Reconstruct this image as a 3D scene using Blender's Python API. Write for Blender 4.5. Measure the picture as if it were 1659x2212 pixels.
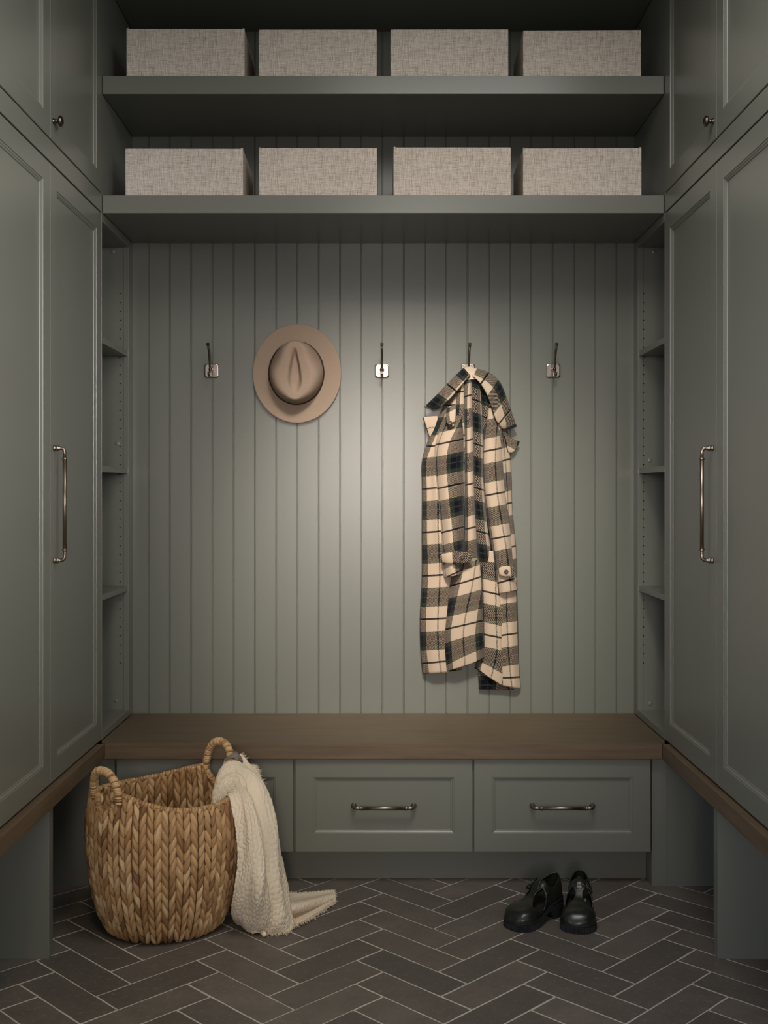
import bpy, bmesh, math, random
import numpy as np
from mathutils import Vector, Matrix

for o in list(bpy.data.objects):
    bpy.data.objects.remove(o, do_unlink=True)
SC = bpy.context.scene
COL = SC.collection
random.seed(7)
RNG = np.random.default_rng(7)
PI = math.pi

# ------------------------------------------------------------------ camera
CAM_Z = 1.286          # eye height
DW = 4.1026            # distance from the lens to the panelled back wall (wall face is y = 0)
F = 2400.0
cam = bpy.data.objects.new('camera', bpy.data.cameras.new('camera'))
COL.objects.link(cam)
cam.data.sensor_fit = 'VERTICAL'
cam.data.sensor_height = 24.0
cam.data.lens = 24.0 * F / 2212.0
cam.data.shift_x = 1.5 / 2212.0
cam.data.shift_y = -42.0 / 2212.0
cam.data.clip_start = 0.05
cam.location = (0, -DW, CAM_Z)
cam.rotation_euler = (PI / 2, 0, 0)
SC.camera = cam

# ------------------------------------------------------------------ light
SC.view_settings.view_transform = 'Standard'
SC.view_settings.look = 'None'
SC.view_settings.gamma = 1.0
SC.view_settings.use_curve_mapping = False
SC.view_settings.exposure = 0.0

world = bpy.data.worlds.new('world')
SC.world = world
world.use_nodes = True
world.node_tree.nodes['Background'].inputs[0].default_value = (0.45, 0.46, 0.475, 1)
world.node_tree.nodes['Background'].inputs[1].default_value = 1.0


def area(name, loc, target, sx, sy, power, color, spread):
    l = bpy.data.lights.new(name, 'AREA')
    l.shape = 'RECTANGLE'
    l.size, l.size_y = sx, sy
    l.energy = power
    l.color = color
    l.spread = math.radians(spread)
    o = bpy.data.objects.new(name, l)
    COL.objects.link(o)
    o.location = loc
    d = Vector(target) - Vector(loc)
    o.rotation_euler = d.to_track_quat('-Z', 'Y').to_euler()
    return o


area('ceiling_lamp', (0.30, -1.80, 3.02), (0.05, -0.6, 0.8), 1.0, 0.8, 12.9, (1.0, 0.967, 0.92), 130)
area('entry_daylight', (-0.03, -5.6, 1.54), (0.05, 0.0, 1.05), 0.42, 1.0, 3.25, (1.0, 0.87, 0.82), 34)
area('right_fill_light', (1.7, -5.4, 2.1), (-1.0, -2.15, 1.9), 0.9, 1.2, 10.5, (1.0, 0.985, 1.0), 31)  # added fill behind the camera, lifts the left-hand doors
area('left_fill_light', (-1.7, -5.4, 2.1), (1.0, -2.3, 1.7), 0.9, 1.2, 5.4, (0.94, 0.92, 1.0), 31)  # unseen fill light added to brighten the right-hand doors
area('side_window', (-2.6, -4.6, 0.7), (1.35, -1.0, 0.22), 0.7, 0.7, 0.6, (0.30, 0.50, 1.0), 34)


def downlight(loc, target, energy, color, angle, soft):
    l = bpy.data.lights.new('ceiling_spot', 'SPOT')
    l.energy, l.color = energy, color
    l.spot_size, l.spot_blend = math.radians(angle), 1.0
    l.shadow_soft_size = soft
    o = bpy.data.objects.new('ceiling_spot', l)
    COL.objects.link(o)
    o.location = loc
    o.rotation_euler = (Vector(target) - Vector(loc)).to_track_quat('-Z', 'Y').to_euler()


downlight((0.22, -2.35, 3.05), (0.12, 0.0, 0.98), 303, (1.0, 1.0, 0.86), 36, .16)
downlight((0.10, -2.00, 3.05), (0.0, 0.0, 1.25), 150, (1.0, 0.78, 0.84), 30, .16)
downlight((-0.40, -2.90, 3.05), (-0.55, -1.2, 0.0), 45, (1.0, 0.82, 0.5), 44, .20)


# ------------------------------------------------------------------ helpers
def s2l(c):
    return tuple(((v / 12.92) if v <= 0.04045 else ((v + 0.055) / 1.055) ** 2.4) for v in c)


def rgb(r, g, b):
    return s2l((r / 255, g / 255, b / 255)) + (1,)


def P(X, Y, D):
    """a point seen at (X, Y) of the frame and standing D metres from the lens plane"""
    return ((X - 828) / F * D, D - DW, CAM_Z - (Y - 1064) * D / F)


def W(X, Y, d):
    """the same for a point d metres out from the back wall"""
    return P(X, Y, DW - d)


class MB:
    def __init__(self):
        self.v, self.f, self.m, self.uv = [], [], [], {}
        self.smooth = []

    def add(self, verts, faces, mat=0, smooth=False, uvs=None):
        b = len(self.v)
        self.v.extend([tuple(map(float, p)) for p in verts])
        for k, fc in enumerate(faces):
            if uvs is not None:
                self.uv[len(self.f)] = [uvs[i] for i in fc]
            self.f.append([b + i for i in fc])
            self.m.append(mat)
            self.smooth.append(smooth)
        return self

    def box(self, x0, x1, y0, y1, z0, z1, mat=0):
        x0, x1 = min(x0, x1), max(x0, x1)
        y0, y1 = min(y0, y1), max(y0, y1)
        v = [(x0, y0, z0), (x1, y0, z0), (x1, y1, z0), (x0, y1, z0), (x0, y0, z1), (x1, y0, z1), (x1, y1, z1), (x0, y1, z1)]
        return self.add(v, [(0, 3, 2, 1), (4, 5, 6, 7), (0, 1, 5, 4), (1, 2, 6, 5), (2, 3, 7, 6), (3, 0, 4, 7)], mat)

    def prism(self, poly, z0, z1, mat=0):
        n = len(poly)
        v = [(x, y, z0) for x, y in poly] + [(x, y, z1) for x, y in poly]
        f = [tuple(range(n))[::-1], tuple(range(n, 2 * n))]
        f += [(i, (i + 1) % n, n + (i + 1) % n, n + i) for i in range(n)]
        return self.add(v, f, mat)

    def grid(self, G, closed_u=False, mat=0, uv=None, mask=None, smooth=True):
        n, m = G.shape[:2]
        fs = []
        for i in range(n - 1):
            for j in range(m if closed_u else m - 1):
                if mask is not None and not mask[i, j]:
                    continue
                j2 = (j + 1) % m
                fs.append((i * m + j, i * m + j2, (i + 1) * m + j2, (i + 1) * m + j))
        return self.add(G.reshape(-1, 3), fs, mat, smooth, None if uv is None else [tuple(q) for q in uv.reshape(-1, 2)])

    def tube(self, pts, rad, n=14, cap=True, mat=0, section=None):
        pts = [Vector(p) for p in pts]
        if not hasattr(rad, '__len__'):
            rad = [rad] * len(pts)
        tans = []
        for i in range(len(pts)):
            a, b = pts[max(i - 1, 0)], pts[min(i + 1, len(pts) - 1)]
            tans.append((b - a).normalized())
        up = Vector((0, 0, 1))
        if abs(tans[0].dot(up)) > .9:
            up = Vector((1, 0, 0))
        nrm = (up - tans[0] * up.dot(tans[0])).normalized()
        rings = []
        for i, p in enumerate(pts):
            t = tans[i]
            nrm = (nrm - t * nrm.dot(t)).normalized()
            bi = t.cross(nrm)
            ring = []
            if section is None:
                for k in range(n):
                    a = 2 * PI * k / n
                    ring.append(p + (nrm * math.cos(a) + bi * math.sin(a)) * rad[i])
            else:
                for (a, b) in section:
                    ring.append(p + (nrm * a + bi * b) * rad[i])
            rings.append(ring)
        m = len(rings[0])
        G = np.array([[tuple(q) for q in r] for r in rings])
        self.grid(G, True, mat)
        if cap:
            b = len(self.v) - len(pts) * m
            self.f.append([b + k for k in range(m)][::-1]); self.m.append(mat); self.smooth.append(False)
            e = b + (len(pts) - 1) * m
            self.f.append([e + k for k in range(m)]); self.m.append(mat); self.smooth.append(False)
        return self

    def lathe(self, prof, org, axis, n=20, mat=0):
        """prof: (radius, distance along axis)"""
        ax = Vector(axis).normalized()
        u = ax.orthogonal().normalized()
        w = ax.cross(u)
        o = Vector(org)
        G = np.array([[tuple(o + ax * h + (u * math.cos(2 * PI * k / n) + w * math.sin(2 * PI * k / n)) * max(r, 1e-5)) for k in range(n)] for r, h in prof])
        return self.grid(G, True, mat)


def obj(name, mb, mats, parent=None, bevel=0, seg=2, solid=0, offset=0, sub=0, recalc=True, weld=False):
    me = bpy.data.meshes.new(name)
    off = Vector((0, 0, 0))
    if parent is not None:
        q = parent
        while q is not None:
            off += Vector(q.location)
            q = q.parent
    vs = [(p[0] - off.x, p[1] - off.y, p[2] - off.z) for p in mb.v]
    me.from_pydata(vs, [], mb.f)
    if mb.uv:
        lay = me.uv_layers.new(name='UVMap')
        for p in me.polygons:
            uvs = mb.uv.get(p.index)
            if uvs:
                for li, u in zip(p.loop_indices, uvs):
                    lay.data[li].uv = u
    for mt in (mats if isinstance(mats, (list, tuple)) else [mats]):
        me.materials.append(mt)
    me.polygons.foreach_set('material_index', mb.m)
    me.polygons.foreach_set('use_smooth', mb.smooth)
    if recalc or weld:
        bm = bmesh.new(); bm.from_mesh(me)
        if weld:
            bmesh.ops.remove_doubles(bm, verts=bm.verts, dist=1e-5)
        bmesh.ops.recalc_face_normals(bm, faces=bm.faces)
        bm.to_mesh(me); bm.free()
    me.update()
    o = bpy.data.objects.new(name, me)
    COL.objects.link(o)
    if parent is not None:
        o.parent = parent
    if bevel:
        b = o.modifiers.new('bevel', 'BEVEL'); b.width = bevel; b.segments = seg; b.limit_method = 'ANGLE'; b.angle_limit = .6
        b.harden_normals = False
    if solid:
        s = o.modifiers.new('solid', 'SOLIDIFY'); s.thickness = solid; s.offset = offset
    if sub:
        s = o.modifiers.new('sub', 'SUBSURF'); s.levels = sub; s.render_levels = sub
    return o


def thing(name, label, cat, loc, group=None):
    o = bpy.data.objects.new(name, None)
    o.empty_display_size = .05
    COL.objects.link(o)
    o.location = loc
    return tag(o, label, cat, group)


def tag(o, label, cat, group=None):
    o['label'] = label
    o['category'] = cat
    if group:
        o['group'] = group
    return o


def struct(name, mb, mats, **k):
    o = obj(name, mb, mats, **k)
    o['kind'] = 'structure'
    return o


def smooth_rim(me, it=14):
    """even out the open edges of a cut shell and drop unused points"""
    bm = bmesh.new(); bm.from_mesh(me)
    bmesh.ops.delete(bm, geom=[v for v in bm.verts if not v.link_faces], context='VERTS')
    nb_ = {}
    for e in bm.edges:
        if len(e.link_faces) == 1:
            a, b = e.verts
            nb_.setdefault(a, []).append(b); nb_.setdefault(b, []).append(a)
    for _ in range(it):
        new = {v: (v.co * .4 + (l[0].co + l[1].co) * .3) for v, l in nb_.items() if len(l) == 2}
        for v, c in new.items():
            v.co = c
    bm.to_mesh(me); bm.free()


def catmull(pts, n):
    """resample control rows (k, ...) to n rows with a Catmull-Rom spline"""
    pts = np.asarray(pts, float)
    k = len(pts)
    t = np.linspace(0, k - 1, n)
    i = np.clip(np.floor(t).astype(int), 0, k - 2)
    f = (t - i).reshape((-1,) + (1,) * (pts.ndim - 1))
    p0 = np.where((i > 0).reshape(f.shape), pts[np.maximum(i - 1, 0)], 2 * pts[i] - pts[i + 1])
    p3 = np.where((i < k - 2).reshape(f.shape), pts[np.minimum(i + 2, k - 1)], 2 * pts[i + 1] - pts[i])
    p1, p2 = pts[i], pts[i + 1]
    return 0.5 * ((2 * p1) + (-p0 + p2) * f + (2 * p0 - 5 * p1 + 4 * p2 - p3) * f ** 2 + (-p0 + 3 * p1 - 3 * p2 + p3) * f ** 3)


# ------------------------------------------------------------------ materials
class NT:
    def __init__(self, name, base=(.5, .5, .5, 1), rough=.5, metal=0, spec=.5):
        self.mat = bpy.data.materials.new(name)
        self.mat.use_nodes = True
        self.t = self.mat.node_tree
        self.b = self.t.nodes['Principled BSDF']
        self.b.inputs['Base Color'].default_value = base
        self.b.inputs['Roughness'].default_value = rough
        self.b.inputs['Metallic'].default_value = metal
        self.b.inputs['Specular IOR Level'].default_value = spec

    def n(self, typ, **kw):
        nd = self.t.nodes.new(typ)
        for k, v in kw.items():
            setattr(nd, k, v)
        return nd

    def l(self, a, b):
        self.t.links.new(a, b)

    def val(self, s, v):
        if hasattr(v, 'links') or isinstance(v, bpy.types.NodeSocket):
            self.l(v, s)
        else:
            s.default_value = v

    def math(self, op, a, b=None, c=None):
        nd = self.n('ShaderNodeMath', operation=op)
        self.val(nd.inputs[0], a)
        if b is not None:
            self.val(nd.inputs[1], b)
        if c is not None:
            self.val(nd.inputs[2], c)
        return nd.outputs[0]

    def mix(self, f, a, b, blend='MIX'):
        nd = self.n('ShaderNodeMix', data_type='RGBA', blend_type=blend)
        self.val(nd.inputs[0], f)
        self.val(nd.inputs[6], a)
        self.val(nd.inputs[7], b)
        return nd.outputs[2]

    def coord(self, which='Object', scale=(1, 1, 1)):
        tc = self.n('ShaderNodeTexCoord')
        mp = self.n('ShaderNodeMapping')
        mp.inputs['Scale'].default_value = scale
        self.l(tc.outputs[which], mp.inputs['Vector'])
        return mp.outputs[0]

    def noise(self, vec, scale, detail=4, rough=.5):
        nd = self.n('ShaderNodeTexNoise')
        nd.inputs['Scale'].default_value = scale
        nd.inputs['Detail'].default_value = detail
        nd.inputs['Roughness'].default_value = rough
        if vec is not None:
            self.l(vec, nd.inputs['Vector'])
        return nd.outputs['Fac']

    def ramp(self, fac, stops, interp='LINEAR'):
        nd = self.n('ShaderNodeValToRGB')
        nd.color_ramp.interpolation = interp
        e = nd.color_ramp.elements
        while len(e) < len(stops):
            e.new(.5)
        for q, (p, c) in zip(e, stops):
            q.position = p
            q.color = c
        self.l(fac, nd.inputs[0])
        return nd.outputs[0]

    def bump(self, h, strength=.3, dist=.001):
        nd = self.n('ShaderNodeBump')
        nd.inputs['Strength'].default_value = strength
        nd.inputs['Distance'].default_value = dist
        self.l(h, nd.inputs['Height'])
        self.l(nd.outputs[0], self.b.inputs['Normal'])

    def color(self, s):
        self.l(s, self.b.inputs['Base Color'])


def m_paint():
    m = NT('grey_green_paint', rough=.29, spec=.42)
    c = m.coord('Object')
    f = m.noise(c, 1.7, 3)
    m.color(m.mix(f, rgb(110, 111, 101), rgb(115, 116, 106)))
    m.bump(m.noise(c, 260, 2), .06, .0006)
    return m.mat


def m_wood():
    m = NT('brown_oak', rough=.45, spec=.35)
    c = m.coord('Object', (1.2, 22, 22))
    g = m.noise(c, 3.0, 8, .62)
    c2 = m.coord('Object', (3, 160, 160))
    g2 = m.noise(c2, 3.0, 3, .5)
    base = m.ramp(g, [(.3, rgb(89, 73, 57)), (.5, rgb(102, 86, 66)), (.7, rgb(113, 96, 75))])
    m.color(m.mix(m.math('MULTIPLY', g2, .45), base, rgb(84, 68, 52)))
    m.bump(g2, .15, .0006)
    return m.mat


def m_wood_y():
    m = NT('brown_oak_ledge', rough=.45, spec=.35)
    c = m.coord('Object', (22, 1.2, 22))
    g = m.noise(c, 3.0, 8, .62)
    c2 = m.coord('Object', (160, 3, 160))
    g2 = m.noise(c2, 3.0, 3, .5)
    base = m.ramp(g, [(.3, rgb(89, 73, 57)), (.5, rgb(102, 86, 66)), (.7, rgb(113, 96, 75))])
    m.color(m.mix(m.math('MULTIPLY', g2, .45), base, rgb(84, 68, 52)))
    m.bump(g2, .15, .0006)
    return m.mat


def m_tile():
    m = NT('dark_stone_tile', rough=.55, spec=.4)
    c = m.coord('Object')
    at = m.n('ShaderNodeAttribute', attribute_name='tone')
    big = m.ramp(m.noise(c, 9, 8, .68), [(.30, (0, 0, 0, 1)), (.70, (1, 1, 1, 1))])
    fine = m.noise(c, 70, 8, .78)
    base = m.mix(at.outputs['Fac'], rgb(88, 82, 76), rgb(116, 108, 99))
    base = m.mix(m.math('MULTIPLY', big, .62), base, rgb(78, 72, 68))
    sp = m.ramp(fine, [(.0, (0, 0, 0, 1)), (.54, (0, 0, 0, 1)), (.74, (1, 1, 1, 1))])
    m.color(m.mix(m.math('MULTIPLY', sp, .42), base, rgb(168, 160, 150)))
    m.bump(m.math('ADD', fine, m.math('MULTIPLY', big, 1.5)), .35, .002)
    rg = m.math('MULTIPLY_ADD', fine, .25, .42)
    m.l(rg, m.b.inputs['Roughness'])
    return m.mat


def m_grout():
    m = NT('grout', rgb(168, 158, 144), .85)
    c = m.coord('Object')
    m.color(m.mix(m.noise(c, 40, 4), rgb(164, 158, 148), rgb(208, 201, 190)))
    return m.mat


def m_metal(name, col, rough, aniso=0):
    m = NT(name, col, rough, 1.0)
    c = m.coord('Object', (1, 1, 1))
    f = m.noise(c, 400, 2)
    m.l(m.math('MULTIPLY_ADD', f, .12, rough - .06), m.b.inputs['Roughness'])
    return m.mat


def m_linen():
    m = NT('linen', rough=.9, spec=.2)
    tc = m.n('ShaderNodeTexCoord')
    sp = m.n('ShaderNodeSeparateXYZ')
    m.l(tc.outputs['Object'], sp.inputs[0])
    x, y, z = sp.outputs

    def threads(across, along, scale, length):
        w = m.n('ShaderNodeTexWhiteNoise', noise_dimensions='1D')
        m.l(m.math('FLOOR', m.math('MULTIPLY', across, scale)), w.inputs['W'])
        c = m.n('ShaderNodeCombineXYZ')
        m.l(m.math('MULTIPLY', across, scale), c.inputs[0])
        m.l(m.math('ADD', m.math('MULTIPLY', along, length), m.math('MULTIPLY', w.outputs['Value'], 37.0)), c.inputs[1])
        m.l(m.math('MULTIPLY', w.outputs['Value'], 9.0), c.inputs[2])
        return m.noise(c.outputs[0], 1.0, 3, .6)
    xy = m.math('ADD', x, y)
    a = threads(xy, z, 560.0, 34.0)
    b = threads(z, xy, 620.0, 30.0)
    s = m.math('ADD', m.math('MULTIPLY', a, .55), m.math('MULTIPLY', b, .45))
    base = m.ramp(s, [(.34, rgb(128, 116, 103)), (.46, rgb(190, 177, 163)), (.53, rgb(210, 198, 184)), (.66, rgb(235, 226, 214))])
    slub = m.ramp(threads(xy, z, 300.0, 90.0), [(.0, (0, 0, 0, 1)), (.64, (0, 0, 0, 1)), (.72, (1, 1, 1, 1))])
    base = m.mix(m.math('MULTIPLY', slub, .5), base, rgb(100, 86, 70))
    slub2 = m.ramp(threads(z, xy, 320.0, 80.0), [(.0, (0, 0, 0, 1)), (.66, (0, 0, 0, 1)), (.74, (1, 1, 1, 1))])
    m.color(m.mix(m.math('MULTIPLY', slub2, .5), base, rgb(96, 84, 70)))
    m.bump(s, .5, .0012)
    return m.mat


def m_plaid():
    m = NT('plaid_wool', rough=.95, spec=.1)
    tc = m.n('ShaderNodeTexCoord')
    sp = m.n('ShaderNodeSeparateXYZ')
    m.l(tc.outputs['UV'], sp.inputs[0])
    u, v = sp.outputs[0], sp.outputs[1]
    cream, navy, green, thin = rgb(198, 176, 152), rgb(8, 11, 17), rgb(48, 52, 43), rgb(60, 64, 56)
    PER = .159
    fu = m.math('FRACT', m.math('DIVIDE', u, PER))
    fv = m.math('FRACT', m.math('DIVIDE', v, PER))
    cu = m.ramp(fu, [(0, cream), (.262, rgb(52, 56, 50)), (.298, cream), (.56, green), (.66, navy), (.785, rgb(40, 46, 48)), (.80, navy), (.91, green)], 'CONSTANT')
    cv = m.ramp(fv, [(0, cream), (.258, navy), (.302, cream), (.56, green), (.66, navy), (.780, rgb(84, 86, 82)), (.792, navy), (.91, green)], 'CONSTANT')
    wob = m.noise(tc.outputs['UV'], 240, 2)
    ph = m.math('ADD', m.math('MULTIPLY', m.math('SUBTRACT', u, v), 1 / .0056), m.math('MULTIPLY', wob, .35))
    thr = m.math('ADD', .5, m.math('SUBTRACT', m.math('MULTIPLY', m.math('GREATER_THAN', fu, .56), .25), m.math('MULTIPLY', m.math('GREATER_THAN', fv, .56), .25)))
    tw = m.math('GREATER_THAN', m.math('FRACT', ph), thr)
    # the thin over-check lines show mostly the line colour
    lv = m.math('MULTIPLY', m.math('GREATER_THAN', fv, .258), m.math('LESS_THAN', fv, .302))
    tw2 = m.math('MAXIMUM', tw, m.math('MULTIPLY', lv, .85))
    base = m.mix(tw2, cu, cv)
    fz = m.noise(tc.outputs['UV'], 900, 3, .7)
    base = m.mix(m.math('MULTIPLY', fz, .35), base, m.mix(1.0, base, rgb(150, 146, 140), 'MULTIPLY'))
    m.color(base)
    m.bump(m.math('ADD', fz, m.math('MULTIPLY', m.math('FRACT', ph), .5)), .35, .0015)
    m.b.inputs['Sheen Weight'].default_value = .12
    return m.mat


def m_simple(name, c1, c2, scale, rough, bumps=.2, bd=.001, spec=.4, vec=(1, 1, 1), metal=0):
    m = NT(name, rough=rough, spec=spec, metal=metal)
    c = m.coord('Object', vec)
    f = m.noise(c, scale, 5, .6)
    m.color(m.mix(f, c1, c2))
    if bumps:
        m.bump(f, bumps, bd)
    return m.mat


def m_leaf():
    m = NT('water_hyacinth', rough=.55, spec=.35)
    at = m.n('ShaderNodeAttribute', attribute_name='tone')
    c = m.coord('Object', (1, 1, .18))
    f = m.noise(c, 420, 4, .6)
    g = m.noise(m.coord('Object'), 60, 4, .6)
    base = m.ramp(at.outputs['Fac'], [(0, rgb(104, 78, 50)), (.3, rgb(176, 138, 94)), (.6, rgb(214, 176, 126)), (1, rgb(238, 208, 162))])
    base = m.mix(m.math('MULTIPLY', f, .5), base, rgb(140, 106, 70))
    base = m.mix(m.math('MULTIPLY', g, .35), base, rgb(158, 116, 76))
    m.color(base)
    m.bump(f, .45, .0015)
    return m.mat


def m_throw():
    m = NT('cream_muslin', rough=.95, spec=.15)
    tc = m.n('ShaderNodeTexCoord')
    f = m.noise(tc.outputs['UV'], 120, 4, .6)
    fine = m.noise(tc.outputs['UV'], 1300, 2, .6)
    m.color(m.mix(f, rgb(224, 206, 180), rgb(240, 224, 200)))
    m.bump(m.math('ADD', f, m.math('MULTIPLY', fine, .5)), .5, .002)
    m.b.inputs['Subsurface Weight'].default_value = .05
    return m.mat


M_PAINT = m_paint()
M_WOOD = m_wood()
M_WOODY = m_wood_y()
M_TILE = m_tile()
M_GROUT = m_grout()
M_NICKEL = m_metal('brushed_nickel', rgb(150, 136, 122), .34)
M_KNOB = m_metal('aged_nickel', rgb(96, 88, 82), .30)
M_POLISH = m_metal('polished_nickel', rgb(164, 153, 142), .22)
M_LINEN = m_linen()
M_PLAID = m_plaid()
M_LINING = m_simple('coat_facing', rgb(196, 172, 150), rgb(210, 188, 164), 300, .9, .3)
M_FELT = m_simple('brown_felt', rgb(146, 126, 108), rgb(156, 136, 117), 160, .9, .15, .0006, .15)
M_BAND = m_simple('dark_leather', rgb(34, 24, 20), rgb(48, 34, 28), 240, .5)
M_GOLD = m_metal('brass', rgb(206, 170, 110), .25)
M_LEAF = m_leaf()
M_THROW = m_throw()
M_TWEED = m_simple('grey_tweed', rgb(78, 74, 72), rgb(156, 148, 140), 900, .95, .4)
M_RUBBER = m_simple('olive_black_gloss', rgb(30, 32, 26), rgb(35, 37, 31), 30, .27, 0, spec=.5)
M_SOLE = m_simple('matte_black_rubber', rgb(26, 25, 27), rgb(31, 30, 32), 60, .55, .1)
M_INNER = m_simple('black_lining', rgb(24, 24, 23), rgb(30, 30, 28), 80, .7, .1)
M_PRINT = m_simple('grey_print', rgb(225, 225, 222), rgb(235, 235, 232), 50, .6, 0)
M_HOLE = m_simple('hole_dark', rgb(30, 30, 28), rgb(34, 34, 30), 50, .9, 0)
M_BUTTON = m_simple('horn_button', rgb(34, 24, 15), rgb(84, 62, 38), 90, .45, 0, spec=.6)
M_WALL = m_simple('plain_wall_paint', rgb(150, 147, 138), rgb(156, 152, 144), 3, .7, 0)

# ------------------------------------------------------------------ setting
# back wall: tongue-and-groove boards, one continuous grooved face
prof = [(-1.52, 0.0)]
gx = [-.003 + .0785 * k for k in range(-19, 20)]
for g in gx:
    for dx, dy in ((-.0030, 0), (-.0021, .0030), (-.0010, .0012), (.0010, .0012), (.0021, .0030), (.0030, 0)):
        prof.append((g + dx, dy))
prof.append((1.52, 0.0))
mb = MB()
vs = [(x, y, 0) for x, y in prof] + [(x, y, 3.12) for x, y in prof]
n = len(prof)
mb.add(vs, [(i, i + 1, n + i + 1, n + i) for i in range(n - 1)])
mb.box(-1.52, 1.52, .0045, .06, 0, 3.12)
struct('wall_back', mb, M_PAINT, recalc=False)
struct('wall_left', MB().box(-1.60, -1.52, -2.1, .06, 0, 3.12), M_WALL)
struct('wall_right', MB().box(1.52, 1.60, -2.1, .06, 0, 3.12), M_WALL)
struct('ceiling', MB().box(-1.60, 1.60, -2.1, .06, 3.12, 3.2), M_WALL)

# floor: 4 x 12 stone tiles laid in herringbone on a grout bed
TW, TL, GAP = .1037, .3111, .0040
mb = MB()
mb.box(-1.6, 1.6, -4.6, .06, -.05, -.0006, 1)
tones = []
R2 = math.sqrt(.5)


def clip_poly(poly, x0, x1, y0, y1):
    def cut(ps, f):
        out = []
        for i in range(len(ps)):
            a, b = ps[i], ps[(i + 1) % len(ps)]
            fa, fb = f(a), f(b)
            if fa >= 0:
                out.append(a)
            if (fa >= 0) != (fb >= 0):
                t = fa / (fa - fb)
                out.append((a[0] + (b[0] - a[0]) * t, a[1] + (b[1] - a[1]) * t))
        return out
    for f in (lambda p: p[0] - x0, lambda p: x1 - p[0], lambda p: p[1] - y0, lambda p: y1 - p[1]):
        if poly:
            poly = cut(poly, f)
    return poly


def fl(a, b):
    return ((a - b) * TW * R2 - 3 * TW * R2, (a + b) * TW * R2 - .681 - 3 * TW * R2)


face_tone = []
nb = len(mb.f)
face_tone += [0.5] * nb
for k in range(-60, 60):
    for mm in range(-12, 12):
        for kind in (0, 1):
            if kind == 0:
                a0, b0, a1, b1 = k + 6 * mm, k, k + 6 * mm + 3, k + 1
            else:
                a0, b0, a1, b1 = k + 6 * mm, k - 5, k + 6 * mm + 1, k - 2
            g = GAP / 2 / TW
            jit = lambda: random.uniform(-.3, .3) * g
            cs = [(a0 + g + jit(), b0 + g + jit()), (a1 - g + jit(), b0 + g + jit()), (a1 - g + jit(), b1 - g + jit()), (a0 + g + jit(), b1 - g + jit())]
            # slightly uneven edges
            pts = []
            for i in range(4):
                p, q = cs[i], cs[(i + 1) % 4]
                nn = 9 if max(abs(p[0] - q[0]), abs(p[1] - q[1])) > 2 else 4
                for t in range(nn):
                    s = t / nn
                    pts.append((p[0] + (q[0] - p[0]) * s + random.uniform(-.006, .006), p[1] + (q[1] - p[1]) * s + random.uniform(-.006, .006)))
            poly = [fl(*q) for q in pts]
            cx = sum(p[0] for p in poly) / len(poly); cy = sum(p[1] for p in poly) / len(poly)
            if abs(cx) > 1.8 or cy < -4.8 or cy > .3:
                continue
            poly = clip_poly(poly, -1.6, 1.6, -4.6, .0)
            if len(poly) < 3:
                continue
            tone = random.random()
            lift = random.uniform(-.0003, .0003)
            before = len(mb.f)
            nn = len(poly)
            ccx = sum(p[0] for p in poly) / nn; ccy = sum(p[1] for p in poly) / nn
            inner = [(ccx + (x - ccx) * .988, ccy + (y - ccy) * .988) for x, y in poly]
            v = [(x, y, -.003) for x, y in poly] + [(x, y, -.0009 + lift) for x, y in poly] + [(x, y, lift) for x, y in inner]
            f = [(i, (i + 1) % nn, nn + (i + 1) % nn, nn + i) for i in range(nn)]
            f += [(nn + i, nn + (i + 1) % nn, 2 * nn + (i + 1) % nn, 2 * nn + i) for i in range(nn)]
            f.append(tuple(range(2 * nn, 3 * nn)))
            mb.add(v, f, 0)
            face_tone += [tone] * (len(mb.f) - before)
fo = struct('floor', mb, [M_TILE, M_GROUT], recalc=False)
at = fo.data.attributes.new('tone', 'FLOAT', 'FACE')
at.data.foreach_set('value', face_tone)

# ------------------------------------------------------------------ joinery
XF = .925
Y_ = lambda D: D - DW


def door_panel(mb, org, U, V, N, w, h, st=.061, thick=.02):
    """framed door: flat frame, stepped moulding, recessed panel.  org = lower corner on the face"""
    org, U, V, N = map(Vector, (org, U, V, N))
    loops = [(0.0, -thick), (0.0, -.0016), (.0016, 0), (st, 0), (st + .0008, -.0022), (st + .0045, -.0026), (st + .0075, -.0052), (st + .0105, -.0058), (st + .0115, -.0085)]
    rings = []
    for ins, d in loops:
        rings.append([org + U * a + V * b + N * d for a, b in ((ins, ins), (w - ins, ins), (w - ins, h - ins), (ins, h - ins))])
    vs = [tuple(p) for r in rings for p in r]
    fs = []
    for i in range(len(rings) - 1):
        for j in range(4):
            fs.append((4 * i + j, 4 * i + (j + 1) % 4, 4 * i + 4 + (j + 1) % 4, 4 * i + 4 + j))
    k = 4 * (len(rings) - 1)
    fs.append((k, k + 1, k + 2, k + 3))
    fs.append((3, 2, 1, 0))
    return mb.add(vs, fs)


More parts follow.
